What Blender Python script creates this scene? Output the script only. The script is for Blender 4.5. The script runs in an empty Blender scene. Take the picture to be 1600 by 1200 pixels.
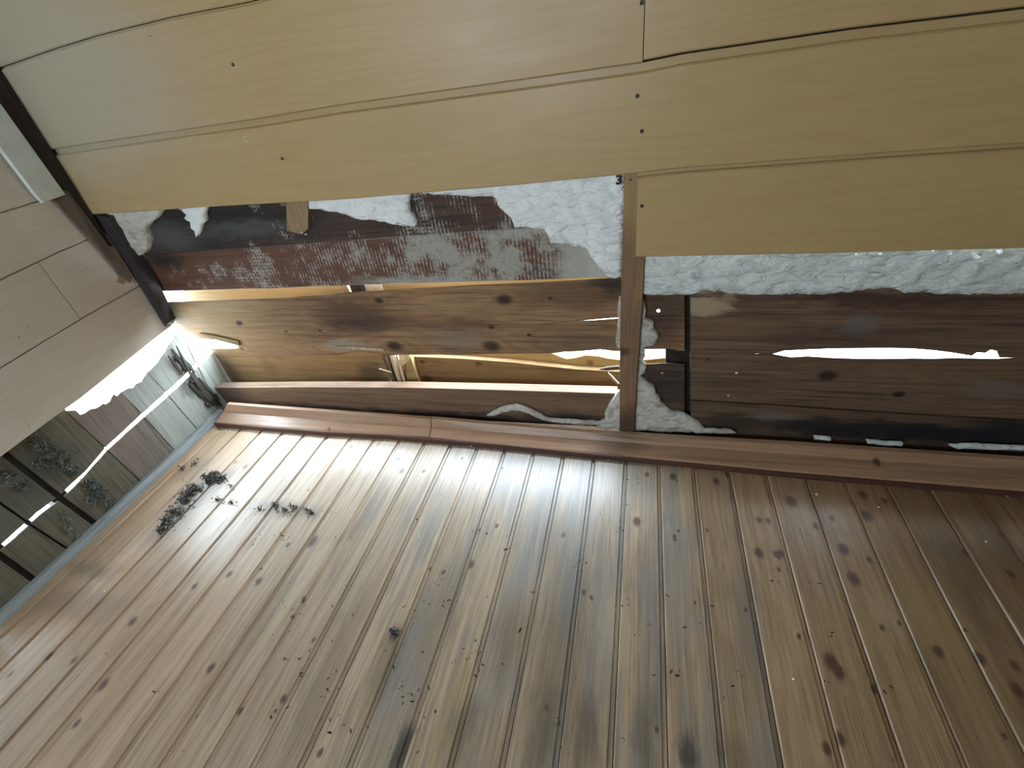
import bpy, bmesh, math, random
from mathutils import Vector, Matrix, Euler, noise
from mathutils.geometry import delaunay_2d_cdt

# ------------------------------------------------------------------ camera, world, exposure
scene = bpy.context.scene
COL = scene.collection
F_PX = 732.877
CAM_E = Euler((0.94237487, 0.12297764, 0.22771004), 'XYZ')
CAM_P = Vector((1.5754, -1.0942, 1.0545))
cam_d = bpy.data.cameras.new('camera')
cam_d.sensor_fit = 'HORIZONTAL'
cam_d.sensor_width = 36.0
cam_d.lens = F_PX * 36.0 / 1600.0
cam_d.clip_start = 0.01
cam = bpy.data.objects.new('camera', cam_d)
cam.location = CAM_P
cam.rotation_euler = CAM_E
COL.objects.link(cam)
scene.camera = cam

SKY = 21.0
world = bpy.data.worlds.new('sky')
world.use_nodes = True
scene.world = world
bg = world.node_tree.nodes['Background']
bg.inputs['Color'].default_value = (0.73, 0.875, 1.0, 1)
bg.inputs['Strength'].default_value = SKY
scene.view_settings.view_transform = 'Standard'
scene.view_settings.look = 'None'
scene.view_settings.gamma = 1.0
scene.view_settings.use_curve_mapping = False
scene.view_settings.exposure = 0.35
scene.cycles.use_denoising = True
scene.cycles.adaptive_threshold = 0.03
scene.cycles.max_bounces = 10
scene.cycles.diffuse_bounces = 6
scene.cycles.sample_clamp_indirect = 12.0
scene.cycles.caustics_reflective = False
scene.cycles.caustics_refractive = False

def portal(name, loc, rot, sx, sy):
    l = bpy.data.lights.new(name, 'AREA')
    l.shape = 'RECTANGLE'
    l.size, l.size_y = sx, sy
    l.cycles.is_portal = True
    o = bpy.data.objects.new(name, l)
    o.location = loc
    o.rotation_euler = rot
    COL.objects.link(o)
# the window behind the photographer, and the daylight outside the two broken walls
WX0, WX1, WZ0, WZ1, YR = 0.25, 1.30, 1.00, 1.66, -2.7
portal('window_portal', ((WX0+WX1)/2, YR-0.05, (WZ0+WZ1)/2), (math.radians(90), 0, 0), WX1-WX0, WZ1-WZ0)

# ------------------------------------------------------------------ helpers
RM = CAM_E.to_matrix()
def at(u, v, ax, val):
    """point of the plane <axis>=val seen at photo pixel u, v"""
    d = RM @ Vector(((u-800)/F_PX, -(v-600)/F_PX, -1.0))
    t = (val - CAM_P[ax]) / d[ax]
    return CAM_P + d*t
def bk(u, v, y=0.05): return at(u, v, 1, y)
def lf(u, v, x=-0.03): return at(u, v, 0, x)
def fl(u, v, z=0.0): return at(u, v, 2, z)

def mesh(name, verts, faces, mat, parent=None, smooth=False, fix=True):
    bm = bmesh.new()
    vs = [bm.verts.new(v) for v in verts]
    for f in faces:
        try: bm.faces.new([vs[i] for i in f])
        except ValueError: pass
    if fix: bmesh.ops.recalc_face_normals(bm, faces=bm.faces)
    return from_bm(name, bm, mat, parent, smooth)
def from_bm(name, bm, mat, parent=None, smooth=False):
    me = bpy.data.meshes.new(name)
    bm.to_mesh(me); bm.free()
    if smooth:
        for p in me.polygons: p.use_smooth = True
    if mat: me.materials.append(mat)
    o = bpy.data.objects.new(name, me)
    COL.objects.link(o)
    if parent: o.parent = parent
    return o
def tag(o, label=None, cat=None, group=None, kind=None):
    if label: o['label'] = label
    if cat: o['category'] = cat
    if group: o['group'] = group
    if kind: o['kind'] = kind
    return o
def empty(name, label, cat, kind=None, group=None):
    o = bpy.data.objects.new(name, None)
    o.empty_display_size = 0.05
    COL.objects.link(o)
    return tag(o, label, cat, group, kind)

def bevel_bm(bm, off, seg=1):
    bmesh.ops.bevel(bm, geom=list(bm.edges), offset=off, segments=seg, affect='EDGES', profile=0.6)

def prism(name, pts, ext, mat, parent=None, bev=0.0):
    """solid board: outline pts (front face) carried back by the vector ext"""
    ext = Vector(ext)
    pts = [Vector(p) for p in pts]
    n = len(pts)
    bm = bmesh.new()
    a = [bm.verts.new(p) for p in pts]
    b = [bm.verts.new(p+ext) for p in pts]
    fa = bm.faces.new(a)
    bm.faces.new(b[::-1])
    for i in range(n):
        bm.faces.new((a[i], b[i], b[(i+1) % n], a[(i+1) % n]))
    bmesh.ops.recalc_face_normals(bm, faces=bm.faces)
    if bev > 0:
        bmesh.ops.bevel(bm, geom=list(fa.edges), offset=bev, segments=1, affect='EDGES')
    bmesh.ops.triangulate(bm, faces=[f for f in bm.faces if len(f.verts) > 4])
    return from_bm(name, bm, mat, parent)
def box(name, lo, hi, mat, parent=None, bev=0.0):
    x0, y0, z0 = lo; x1, y1, z1 = hi
    bm = bmesh.new()
    v = [bm.verts.new(p) for p in ((x0,y0,z0),(x1,y0,z0),(x1,y1,z0),(x0,y1,z0),(x0,y0,z1),(x1,y0,z1),(x1,y1,z1),(x0,y1,z1))]
    for f in ((0,3,2,1),(4,5,6,7),(0,1,5,4),(1,2,6,5),(2,3,7,6),(3,0,4,7)):
        bm.faces.new([v[i] for i in f])
    if bev > 0: bevel_bm(bm, bev)
    return from_bm(name, bm, mat, parent)
def loft(name, sections, mat, parent=None):
    """closed profile sections (equal length) joined one after the other, ends capped"""
    n = len(sections[0]); verts = [p for s in sections for p in s]; faces = []
    for k in range(len(sections)-1):
        for i in range(n):
            j = (i+1) % n
            faces.append((k*n+i, k*n+j, (k+1)*n+j, (k+1)*n+i))
    faces.append(tuple(range(n)))
    faces.append(tuple(reversed(range((len(sections)-1)*n, len(sections)*n))))
    return mesh(name, verts, faces, mat, parent)
def jag(pts, step, amp, seed):
    """breaks an open run of pixels into short uneven steps"""
    r = random.Random(seed); out = [pts[0]]
    for (x0, y0), (x1, y1) in zip(pts, pts[1:]):
        L = math.hypot(x1-x0, y1-y0); n = max(1, int(L/step))
        for i in range(1, n+1):
            t = i/n; a = amp if i < n else amp*0.3
            out.append((x0+(x1-x0)*t+r.uniform(-a, a)*0.6, y0+(y1-y0)*t+r.uniform(-a, a)))
    return out
def lerp(pts, x):
    if x <= pts[0][0]:
        (a, b), (c, d) = pts[0], pts[1]
    elif x >= pts[-1][0]:
        (a, b), (c, d) = pts[-2], pts[-1]
    else:
        for i in range(len(pts)-1):
            if pts[i][0] <= x <= pts[i+1][0]:
                (a, b), (c, d) = pts[i], pts[i+1]; break
    return b + (d-b)*(x-a)/(c-a)

# ------------------------------------------------------------------ node materials
class NT:
    def __init__(s, name):
        s.m = bpy.data.materials.new(name); s.m.use_nodes = True
        s.t = s.m.node_tree; s.b = s.t.nodes['Principled BSDF']
        s.P = s.t.nodes.new('ShaderNodeTexCoord').outputs['Object']
    def put(s, sock, v):
        if isinstance(v, bpy.types.NodeSocket): s.t.links.new(v, sock)
        elif v is not None:
            if isinstance(v, tuple) and len(v) == 3 and len(sock.default_value) == 4: v = (*v, 1)
            sock.default_value = v
    def m_(s, op, a, b=None, c=None, clamp=False):
        n = s.t.nodes.new('ShaderNodeMath'); n.operation = op; n.use_clamp = clamp
        for i, v in enumerate((a, b, c)):
            if v is not None: s.put(n.inputs[i], v)
        return n.outputs[0]
    def vm(s, op, a, b=None, out=0):
        n = s.t.nodes.new('ShaderNodeVectorMath'); n.operation = op
        s.put(n.inputs[0], a)
        if b is not None: s.put(n.inputs[1], b)
        return n.outputs[out]
    def noise(s, vec, scale=1.0, detail=3.0, rough=0.55, dist=0.0):
        n = s.t.nodes.new('ShaderNodeTexNoise')
        s.put(n.inputs['Vector'], vec); n.inputs['Scale'].default_value = scale
        n.inputs['Detail'].default_value = detail; n.inputs['Roughness'].default_value = rough
        n.inputs['Distortion'].default_value = dist
        return n.outputs['Fac']
    def rng(s, v, a, b, c=0.0, d=1.0, smooth=True):
        n = s.t.nodes.new('ShaderNodeMapRange'); n.interpolation_type = 'SMOOTHSTEP' if smooth else 'LINEAR'
        s.put(n.inputs[0], v)
        for i, x in enumerate((a, b, c, d)): s.put(n.inputs[i+1], x)
        return n.outputs[0]
    def mix(s, f, a, b, blend='MIX'):
        n = s.t.nodes.new('ShaderNodeMix'); n.data_type = 'RGBA'; n.blend_type = blend
        s.put(n.inputs[0], f); s.put(n.inputs[6], a); s.put(n.inputs[7], b)
        return n.outputs[2]
    def xyz(s, v):
        n = s.t.nodes.new('ShaderNodeSeparateXYZ'); s.put(n.inputs[0], v)
        return n.outputs
    def bump(s, h, strength=0.3, dist=0.002):
        n = s.t.nodes.new('ShaderNodeBump'); n.inputs['Strength'].default_value = strength
        n.inputs['Distance'].default_value = dist; s.put(n.inputs['Height'], h)
        s.t.links.new(n.outputs[0], s.b.inputs['Normal'])
    def done(s, col, rough=0.6, spec=0.5, coat=0.0, coat_rough=0.2):
        s.put(s.b.inputs['Base Color'], col); s.put(s.b.inputs['Roughness'], rough)
        s.put(s.b.inputs['Specular IOR Level'], spec)
        s.put(s.b.inputs['Coat Weight'], coat); s.put(s.b.inputs['Coat Roughness'], coat_rough)
        return s.m
    def spot(s, P, c, r):
        """distance from c measured in radii r"""
        return s.vm('LENGTH', s.vm('DIVIDE', s.vm('SUBTRACT', P, tuple(c)), tuple(r)), out=1)

AX = {'X': (0, 1, 1), 'Y': (1, 0, 1), 'Z': (1, 1, 0)}
def stretch(along, across_s, along_s):
    return tuple(along_s if a == along else across_s for a in 'XYZ')

def wood(name, along, light, mid, dark, seed=0.0, fine=0.5, rings=0.5, streak=0.5, grey=0.0, grey_col=(0.23, 0.22, 0.20),
         knots=(), stains=(), rough=0.5, spec=0.4, coat=0.0, knot_col=(0.075, 0.032, 0.018), bump=0.25, extra=None, big=9.0, coat_rough=0.2):
    """sawn wood: growth lines, streaks, knots and stains with their own shapes"""
    n = NT(name)
    off = (seed*3.17, seed*1.93, seed*2.71)
    P = n.vm('ADD', n.P, off)
    wob = n.noise(n.P, 70.0, 2.0)
    low = n.noise(n.vm('MULTIPLY', P, stretch(along, big, big*0.11)), 1.0, 1.5)
    kmask = None
    warp = n.vm('ADD', n.P, n.vm('MULTIPLY', n.vm('SUBTRACT', wob, (0.5, 0.5, 0.5)), (0.006, 0.006, 0.006)))
    for (c, r) in knots:
        rr = tuple((1e3 if x is None else x) for x in r)
        d = n.spot(warp, c, rr)
        k = n.rng(d, 0.45, 1.45, 1.0, 0.0)
        low = n.m_('ADD', low, n.m_('DIVIDE', 0.10, n.m_('ADD', 1.0, n.m_('MULTIPLY', d, n.m_('MULTIPLY', d, 0.35)))))
        kmask = k if kmask is None else n.m_('MAXIMUM', kmask, k)
    ring = n.m_('MULTIPLY_ADD', n.m_('SINE', n.m_('MULTIPLY', low, 95.0)), 0.5, 0.5)
    ring = n.m_('POWER', ring, 2.5)
    st = n.noise(n.vm('MULTIPLY', P, stretch(along, 80.0, 2.0)), 1.0, 6.0, 0.68)
    fi = n.noise(n.vm('MULTIPLY', P, stretch(along, 330.0, 7.0)), 1.0, 3.0, 0.6)
    cloud = n.noise(n.vm('MULTIPLY', P, stretch(along, 14.0, 3.0)), 1.0, 3.0, 0.6)
    col = n.mix(n.rng(st, 0.32, 0.70), light, mid)
    col = n.mix(n.m_('MULTIPLY', ring, rings), col, mid)
    col = n.mix(n.m_('MULTIPLY', n.rng(fi, 0.48, 0.72), fine), col, dark)
    col = n.mix(n.m_('MULTIPLY', n.rng(n.m_('ADD', st, n.m_('MULTIPLY', cloud, 0.5)), 0.78, 0.98), streak), col, dark)
    if grey > 0:
        g = n.rng(n.m_('ADD', n.m_('MULTIPLY', cloud, 0.9), n.m_('MULTIPLY', st, 0.55)), 0.95-0.45*grey, 1.12-0.4*grey)
        g = n.m_('MULTIPLY', g, n.rng(fi, 0.36, 0.60, 0.55, 1.0))
        col = n.mix(n.m_('MULTIPLY', g, min(1.0, 0.35+grey*0.6)), col, grey_col)
        if grey > 0.25:
            dl = n.noise(n.vm('MULTIPLY', P, stretch(along, 190.0, 4.0)), 1.0, 4.0, 0.6)
            col = n.mix(n.m_('MULTIPLY', n.rng(dl, 0.57, 0.70), min(0.75, grey)), col, dark)
    swarp = n.vm('ADD', n.P, n.vm('MULTIPLY', n.vm('SUBTRACT', n.noise(n.vm('MULTIPLY', P, stretch(along, 40.0, 12.0)), 1.0, 4.0, 0.65), (0.5, 0.5, 0.5)), (0.08, 0.08, 0.08)))
    for (c, r, a, sc, soft) in stains:  # stains, and on two boards also a painted-in shadow patch
        rr = tuple((1e3 if x is None else x) for x in r)
        d = n.spot(swarp, c, rr)
        k = n.rng(n.m_('ADD', d, n.m_('MULTIPLY', n.m_('SUBTRACT', fi, 0.5), 0.5)), 1.0-soft, 1.0+soft, a, 0.0)
        col = n.mix(k, col, sc)
    if extra: col = extra(n, col, fi, st)
    if kmask is not None:
        col = n.mix(n.m_('MULTIPLY', kmask, 0.92), col, knot_col)
    h = n.m_('ADD', n.m_('MULTIPLY', fi, 0.6), n.m_('MULTIPLY', ring, 0.35))
    n.bump(h, bump, 0.0015)
    r_ = n.rng(n.m_('ADD', n.m_('MULTIPLY', fi, 0.4), n.m_('MULTIPLY', cloud, 0.6)), 0.3, 0.7, max(0.05, rough-0.10), rough+0.12)
    return n.done(col, r_, spec, coat, coat_rough)

def plain(name, col, rough=0.6, var=0.15, scale=40.0, spec=0.4, bump=0.0):
    n = NT(name)
    f = n.noise(n.P, scale, 5.0, 0.6)
    dk = tuple(c*(1-var*1.6) for c in col); lt = tuple(min(1, c*(1+var)) for c in col)
    c = n.mix(n.rng(f, 0.3, 0.7), dk, lt)
    if bump: n.bump(f, bump, 0.003)
    return n.done(c, rough, spec)

# laminate panelling with a printed pale maple grain
def laminate(name, along, seed, tint=(1, 1, 1)):
    n = NT(name)
    P = n.vm('ADD', n.P, (seed*3.3, seed*2.1, seed*1.7))
    low = n.noise(n.vm('MULTIPLY', P, stretch(along, 10.0, 0.9)), 1.0, 1.0)
    ring = n.m_('POWER', n.m_('MULTIPLY_ADD', n.m_('SINE', n.m_('MULTIPLY', low, 70.0)), 0.5, 0.5), 3.0)
    fi = n.noise(n.vm('MULTIPLY', P, stretch(along, 420.0, 9.0)), 1.0, 3.0, 0.65)
    cl = n.noise(n.vm('MULTIPLY', P, stretch(along, 9.0, 2.0)), 1.0, 3.0)
    a = tuple(c*t for c, t in zip((0.470, 0.330, 0.155), tint)); b = tuple(c*t for c, t in zip((0.405, 0.270, 0.113), tint))
    col = n.mix(n.m_('MULTIPLY', ring, 0.30), a, b)
    col = n.mix(n.m_('MULTIPLY', n.rng(fi, 0.45, 0.75), 0.45), col, b)
    col = n.mix(n.m_('MULTIPLY', n.rng(cl, 0.35, 0.7), 0.25), col, b)
    sp = n.noise(n.vm('MULTIPLY', P, (1, 1, 1)), 150.0, 2.0, 0.5)
    col = n.mix(n.rng(sp, 0.735, 0.77, 0.0, 0.5), col, (0.16, 0.11, 0.07))
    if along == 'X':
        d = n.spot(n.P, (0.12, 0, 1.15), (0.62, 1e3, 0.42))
        col = n.mix(n.rng(n.m_('ADD', d, n.m_('MULTIPLY', cl, 0.4)), 0.35, 1.3, 0.6, 0.0), col, (0.46, 0.46, 0.40))  # pale veil of light over the left end, mixed into the laminate colour
    if along == 'Y':
        ms = n.noise(n.P, 85.0, 4.0, 0.7); zone = n.noise(n.P, 7.0, 2.0)
        col = n.mix(n.m_('MULTIPLY', n.rng(ms, 0.60, 0.70), n.rng(zone, 0.52, 0.66, 0.0, 0.75)), col, (0.10, 0.085, 0.065))
    n.bump(fi, 0.05, 0.0006)
    return n.done(col, n.rng(cl, 0.3, 0.7, 0.34, 0.46), 0.45)

def foam_mat(name, a=(0.74, 0.76, 0.74), b=(0.52, 0.53, 0.50), stain=0.0):
    n = NT(name)
    f1 = n.noise(n.vm('MULTIPLY', n.P, (1.0, 1.0, 1.9)), 24.0, 3.0, 0.55, 1.2); f2 = n.noise(n.P, 200.0, 3.0, 0.6)
    col = n.mix(n.rng(f1, 0.42, 0.72), a, b)
    if stain: col = n.mix(n.rng(n.noise(n.P, 18.0, 4.0), 0.5, 0.68, 0.0, stain), col, (0.30, 0.22, 0.13))
    n.bump(n.m_('ADD', n.m_('MULTIPLY', f1, 0.85), n.m_('MULTIPLY', f2, 0.10)), 1.0, 0.015)
    return n.done(col, 0.75, 0.25)

# ------------------------------------------------------------------ the setting: shell of the room
XR, ZC = 3.5, 2.2
M_shell = plain('pale_board', (0.50, 0.43, 0.32), 0.6, 0.06, 6.0)
M_ground = plain('pale_gravel', (0.62, 0.62, 0.58), 0.9, 0.10, 9.0)
tag(mesh('ground', [(-14, -14, -0.6), (16, -14, -0.6), (16, 14, -0.6), (-14, 14, -0.6)], [(0, 1, 2, 3)], M_ground),
    'pale ground outside seen through the gaps between the wall boards', 'ground', kind='structure')
tag(box('ceiling', (-0.1, YR-0.1, ZC), (XR+0.1, 0.012, ZC+0.05), M_shell), 'plain pale ceiling over the room', 'ceiling', kind='structure')
tag(box('wall_right', (XR, YR-0.1, -0.05), (XR+0.06, 0.2, ZC), M_shell), 'plain pale wall on the right of the room', 'wall', kind='structure')
wr = empty('wall_rear', 'pale wall with a window behind the photographer', 'wall', 'structure')
for lo, hi in (((-0.1, YR-0.06, -0.05), (WX0, YR, ZC)), ((WX1, YR-0.06, -0.05), (XR, YR, ZC)),
               ((WX0, YR-0.06, -0.05), (WX1, YR, WZ0)), ((WX0, YR-0.06, WZ1), (WX1, YR, ZC))):
    box('wall_panel', lo, hi, M_shell, wr)
win = empty('window_1', 'white framed window in the rear wall', 'window', 'structure')
M_frame = plain('white_paint', (0.7, 0.7, 0.68), 0.4, 0.05)
for lo, hi in (((WX0, YR-0.05, WZ0), (WX0+0.05, YR-0.01, WZ1)), ((WX1-0.05, YR-0.05, WZ0), (WX1, YR-0.01, WZ1)),
               ((WX0+0.05, YR-0.05, WZ0), (WX1-0.05, YR-0.01, WZ0+0.05)), ((WX0+0.05, YR-0.05, WZ1-0.05), (WX1-0.05, YR-0.01, WZ1)),
               (((WX0+WX1)/2-0.03, YR-0.05, WZ0+0.05), ((WX0+WX1)/2+0.03, YR-0.01, WZ1-0.05))):
    box('window_frame', lo, hi, M_frame, win)

# ------------------------------------------------------------------ floor of tongue-and-groove pine planks
M_sub = plain('subfloor', (0.16, 0.11, 0.07), 0.8)
floor = tag(box('floor', (-0.14, YR, -0.045), (XR, 0.2, -0.018), M_sub), 'varnished pine plank floor with knots, grey water stains and dark grooves', 'floor', kind='structure')
PW, PX0 = 0.095, 0.0425
FL_Y0, FL_Y1 = YR+0.01, 0.045
KN = [(404,908,11),(358,897,9),(304,916,9),(450,851,7),(207,971,11),(161,1070,14),(268,1080,12),(329,1044,12),(443,1092,10),(440,1120,14),(374,1110,10),(490,1000,6),
 (115,1032,9),(76,1025,10),(16,1053,8),(120,1130,10),(488,846,16),(473,938,6),(456,963,6),(474,934,5),(1026,1140,8),(500,1176,10),
 (435,712,7),(383,729,7),(368,722,6),(622,717,8),(628,736,9),(548,698,7),(722,716,6),(662,736,6),(784,732,6),(735,882,13),(776,822,7),(693,894,7),(672,887,6),
 (1011,742,8),(1052,745,13),(1119,752,12),(1136,740,9),(995,815,14),(1054,838,7),(912,926,8),(924,934,8),(880,836,8),(1105,828,7),(1055,843,7),(854,1105,7),
 (1236,784,15),(1220,865,10),(1186,864,13),(1213,866,9),(1217,870,7),(1318,858,15),(1334,904,17),(1358,875,9),(1354,806,15),(1355,830,12),(1348,773,12),(1382,782,8),
 (1299,1035,20),(1310,1050,18),(1366,1076,10),(1313,1155,14),(1292,1170,12),(1466,1018,14),(1531,1028,15),(1586,1040,12),(1590,1078,16),(1510,862,11),(1566,834,12),(1378,981,7),(1405,974,6),
 (1580,897,10),(1508,984,6),(1248,995,6),(1165,953,5),(1086,942,4),(1275,822,10),(1300,810,8),(1570,1150,8),(1217,890,6),(1186,812,8),(1200,814,7)]
knots = []
for (u, v, r) in KN:
    p = fl(u, v); q = fl(u+r, v); knots.append((p, max(0.0035, (q-p).length*(0.50 if u < 1150 else 0.66))))
rs = random.Random(4)
for i in range(14):   # planks out of the picture keep their knots too
    knots.append((Vector((rs.uniform(0.1, 3.4), rs.uniform(-2.6, -1.2), 0)), rs.uniform(0.006, 0.012)))
def tab(pts, x): return lerp(pts, min(max(x, pts[0][0]), pts[-1][0]))
DIRT, BLK, ORG, PALE, YEL = (0.075, 0.062, 0.045), (0.030, 0.027, 0.024), (0.36, 0.19, 0.08), (0.52, 0.42, 0.29), (0.40, 0.28, 0.10)
FST = [  # stains: pixel, radii in px across / along, strength, colour, softness
 (285, 795, 26, 40, 0.75, DIRT, 0.6), (330, 752, 24, 14, 0.7, DIRT, 0.6), (300, 735, 18, 14, 0.45, DIRT, 0.7), (440, 795, 55, 10, 0.5, DIRT, 0.7),
 (110, 950, 55, 12, 0.45, DIRT, 0.7), (140, 935, 50, 8, 0.4, DIRT, 0.7), (200, 880, 40, 90, 0.28, ORG, 0.9), (260, 740, 30, 40, 0.3, ORG, 0.8), (60, 1000, 60, 50, 0.28, ORG, 0.9),
 (140, 890, 40, 8, 0.5, DIRT, 0.6), (605, 1040, 18, 60, 0.5, DIRT, 0.7), (625, 1170, 14, 40, 0.8, BLK, 0.5), (720, 1150, 20, 60, 0.5, DIRT, 0.6), (880, 1000, 40, 120, 0.35, DIRT, 0.8),
 (800, 990, 24, 60, 0.45, (0.15, 0.085, 0.05), 0.7), (850, 1130, 18, 80, 0.5, DIRT, 0.6), (915, 1140, 20, 60, 0.6, DIRT, 0.6), (1010, 1150, 16, 70, 0.5, DIRT, 0.7), (1170, 960, 22, 70, 0.55, (0.17, 0.15, 0.13), 0.7),
 (1075, 1180, 16, 30, 0.8, BLK, 0.6), (1150, 1180, 30, 30, 0.35, DIRT, 0.8), (1500, 900, 24, 70, 0.5, (0.10, 0.075, 0.05), 0.7), (1560, 860, 30, 60, 0.4, (0.11, 0.075, 0.045), 0.7), (1440, 800, 30, 60, 0.3, (0.12, 0.08, 0.05), 0.8),
 (960, 970, 26, 60, 0.5, PALE, 0.8), (680, 960, 24, 80, 0.4, (0.16, 0.13, 0.10), 0.8), (760, 900, 22, 70, 0.35, PALE, 0.8), (700, 1120, 14, 90, 0.45, YEL, 0.7), (560, 960, 20, 60, 0.4, (0.20, 0.14, 0.09), 0.8),
 (1450, 960, 40, 60, 0.4, YEL, 0.8), (1330, 970, 40, 40, 0.3, YEL, 0.8), (1390, 960, 20, 30, 0.3, PALE, 0.8), (500, 1100, 22, 90, 0.35, (0.24, 0.15, 0.09), 0.8), (870, 830, 20, 40, 0.4, (0.16, 0.15, 0.15), 0.8), (895, 905, 22, 40, 0.4, (0.20, 0.19, 0.19), 0.8), (1000, 900, 20, 60, 0.3, (0.16, 0.13, 0.12), 0.8)]
fst = []
for (u, v, ru, rv, a, c, soft) in FST:
    p = fl(u, v)
    fst.append((p, ((fl(u+ru, v)-p).length, (fl(u, v-rv)-fl(u, v+rv)).length*0.5), a, c, soft))
k = 0
x = PX0 - PW
while x < XR:
    xa, xb = max(x, -0.02), x+PW
    xc = (xa+xb)/2
    kn = [((p.x, p.y, 0), (r*0.85, r*1.25, None)) for p, r in knots if xa+0.001 < p.x < xb-0.001]
    sn = [((p.x, p.y, 0), (r[0], r[1], None), a, c, s) for p, r, a, c, s in fst if xa-r[0]-0.03 < p.x < xb+r[0]+0.03]
    grey = tab([(0, 0.15), (0.5, 0.10), (0.8, 0.30), (1.0, 0.65), (1.3, 0.85), (1.7, 0.70), (1.95, 0.40), (2.2, 0.30), (3, 0.3)], xc)
    warm = tab([(0, 0.7), (0.4, 0.45), (0.9, 0.15), (1.5, 0.25), (1.9, 0.75), (2.4, 1.0), (3, 1)], xc)
    val = tab([(0, 0.85), (0.5, 1.0), (1.0, 1.0), (1.6, 0.96), (1.95, 0.86), (2.4, 0.62), (3, 0.6)], xc) * rs.uniform(0.92, 1.08)
    lt = tuple(val*(a*(1-warm)+b*warm) for a, b in zip((0.52, 0.415, 0.305), (0.52, 0.345, 0.185)))
    md = tuple(val*(a*(1-warm)+b*warm) for a, b in zip((0.38, 0.29, 0.20), (0.36, 0.215, 0.105)))
    dk = tuple(val*(a*(1-warm)+b*warm) for a, b in zip((0.17, 0.125, 0.085), (0.18, 0.105, 0.05)))
    m = wood('pine_floor_%02d' % k, 'Y', lt, md, dk, seed=k*1.37+0.5, fine=0.55+0.3*grey, rings=0.42, streak=0.45+0.5*grey, grey=grey,
             grey_col=(0.27, 0.25, 0.225), knots=kn, stains=sn, knot_col=(0.085, 0.036, 0.025), rough=0.42, spec=0.5, coat=0.9, coat_rough=0.33, bump=0.15+0.3*grey)
    d = 0.0045
    r0 = rs.uniform(-0.0012, 0.0006)
    sec = lambda y: [Vector((a, y, b+r0)) for a, b in ((xa, -0.016), (xa, -0.0035), (xa+0.0026, 0.0), (xb-0.0115, 0.0), (xb-0.0095, -d), (xb-0.0018, -d), (xb-0.0018, -0.016))]
    loft('floor_plank', [sec(FL_Y0), sec(FL_Y1)], m, floor)
    x += PW; k += 1

# ------------------------------------------------------------------ back wall: laminate boards above, bare boards below
wall = empty('wall_back', 'back wall of pale laminate boards above exposed rotten boards', 'wall', 'structure')
def trace(pts, y=0.0): return [(p.x, p.z) for p in (bk(u, v, y) for u, v in pts)]
L1 = trace([(22, 97), (85, 75), (150, 55), (262, 27), (385, 3)])
L1 += [(L1[-1][0]+0.5, L1[-1][1]+0.012), (XR, L1[-1][1]+0.03)]
L2 = trace([(70, 235), (250, 208), (400, 186), (533, 164), (800, 127), (1003, 98), (1066, 85), (1333, 46), (1600, 14)]) ; L2 += [(XR, L2[-1][1])]
L3 = trace([(135, 336), (333, 323), (533, 312), (800, 290), (975, 273), (1066, 263), (1333, 243), (1600, 224)]) ; L3 += [(XR, L3[-1][1])]
L4 = trace([(995, 402), (1300, 396), (1600, 388)]) ; L4 += [(XR, L4[-1][1])]
TH = 0.014
def lam_back(bot, top, x0, x1, rec, m, depth=0.0):
    xs = sorted({x0, x1} | {p[0] for p in bot if x0 < p[0] < x1} | {p[0] for p in top if x0 < p[0] < x1})
    secs = []
    for xx in xs:
        zb, zt = lerp(bot, xx), lerp(top, xx)
        secs.append([Vector((xx, yy+depth, zz)) for yy, zz in ((TH, zb), (0.0025, zb), (0.0, zb+0.0025), (0.0, zt-rec-0.003), (0.003, zt-rec), (0.0105, zt-rec+0.001), (0.0105, zt-0.0008), (TH, zt-0.0008))])
    return loft('laminate_board', secs, m, wall)
XJ = bk(1006, 50, 0).x
XL = -0.012
lams = {}
flat = lambda z: [(-0.1, z), (XR, z)]
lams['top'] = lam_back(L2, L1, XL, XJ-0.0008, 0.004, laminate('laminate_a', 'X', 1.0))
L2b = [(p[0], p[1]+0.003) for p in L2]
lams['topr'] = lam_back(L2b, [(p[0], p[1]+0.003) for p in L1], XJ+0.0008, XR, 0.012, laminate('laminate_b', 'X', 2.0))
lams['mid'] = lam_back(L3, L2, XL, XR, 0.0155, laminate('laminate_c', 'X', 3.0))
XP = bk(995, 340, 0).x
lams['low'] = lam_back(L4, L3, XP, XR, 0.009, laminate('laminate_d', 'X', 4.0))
z = L1[0][1]
up0 = [(p[0], p[1]) for p in L1]
for i in range(6):
    up1 = [(p[0], p[1]+0.195) for p in up0]
    if up1[0][1] > ZC: up1 = flat(ZC)
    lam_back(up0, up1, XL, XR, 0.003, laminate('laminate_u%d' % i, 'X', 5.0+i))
    if up1[0][1] >= ZC: break
    up0 = up1
# nails in the laminate
M_nail = plain('rusty_nail', (0.06, 0.03, 0.02), 0.6, 0.3, 300.0)
M_hole = plain('pale_plug', (0.55, 0.45, 0.22), 0.6, 0.1, 300.0)
def nail(u, v, parent, r=0.005, m=None, y=0.0):
    p = bk(u, v, y)
    bm = bmesh.new()
    bmesh.ops.create_cone(bm, cap_ends=True, segments=10, radius1=r, radius2=r*0.6, depth=0.003, matrix=Matrix.Translation(p) @ Matrix.Rotation(math.radians(90), 4, 'X'))
    return from_bm('nail', bm, m or M_nail, parent)
for u, v, b in ((364, 101, 'top'), (441, 248, 'mid'), (996, 150, 'mid'), (1003, 205, 'mid'), (1003, 322, 'low'), (1003, 4, 'top'), (235, 56, 'top'), (1200, 325, 'low')):
    nail(u, v, lams[b], 0.005 if u < 1100 and u != 235 else 0.0015)
nail(385, 217, lams['mid'], 0.010, M_hole); nail(385, 217, lams['mid'], 0.0018, M_nail, -0.0018)

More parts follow.
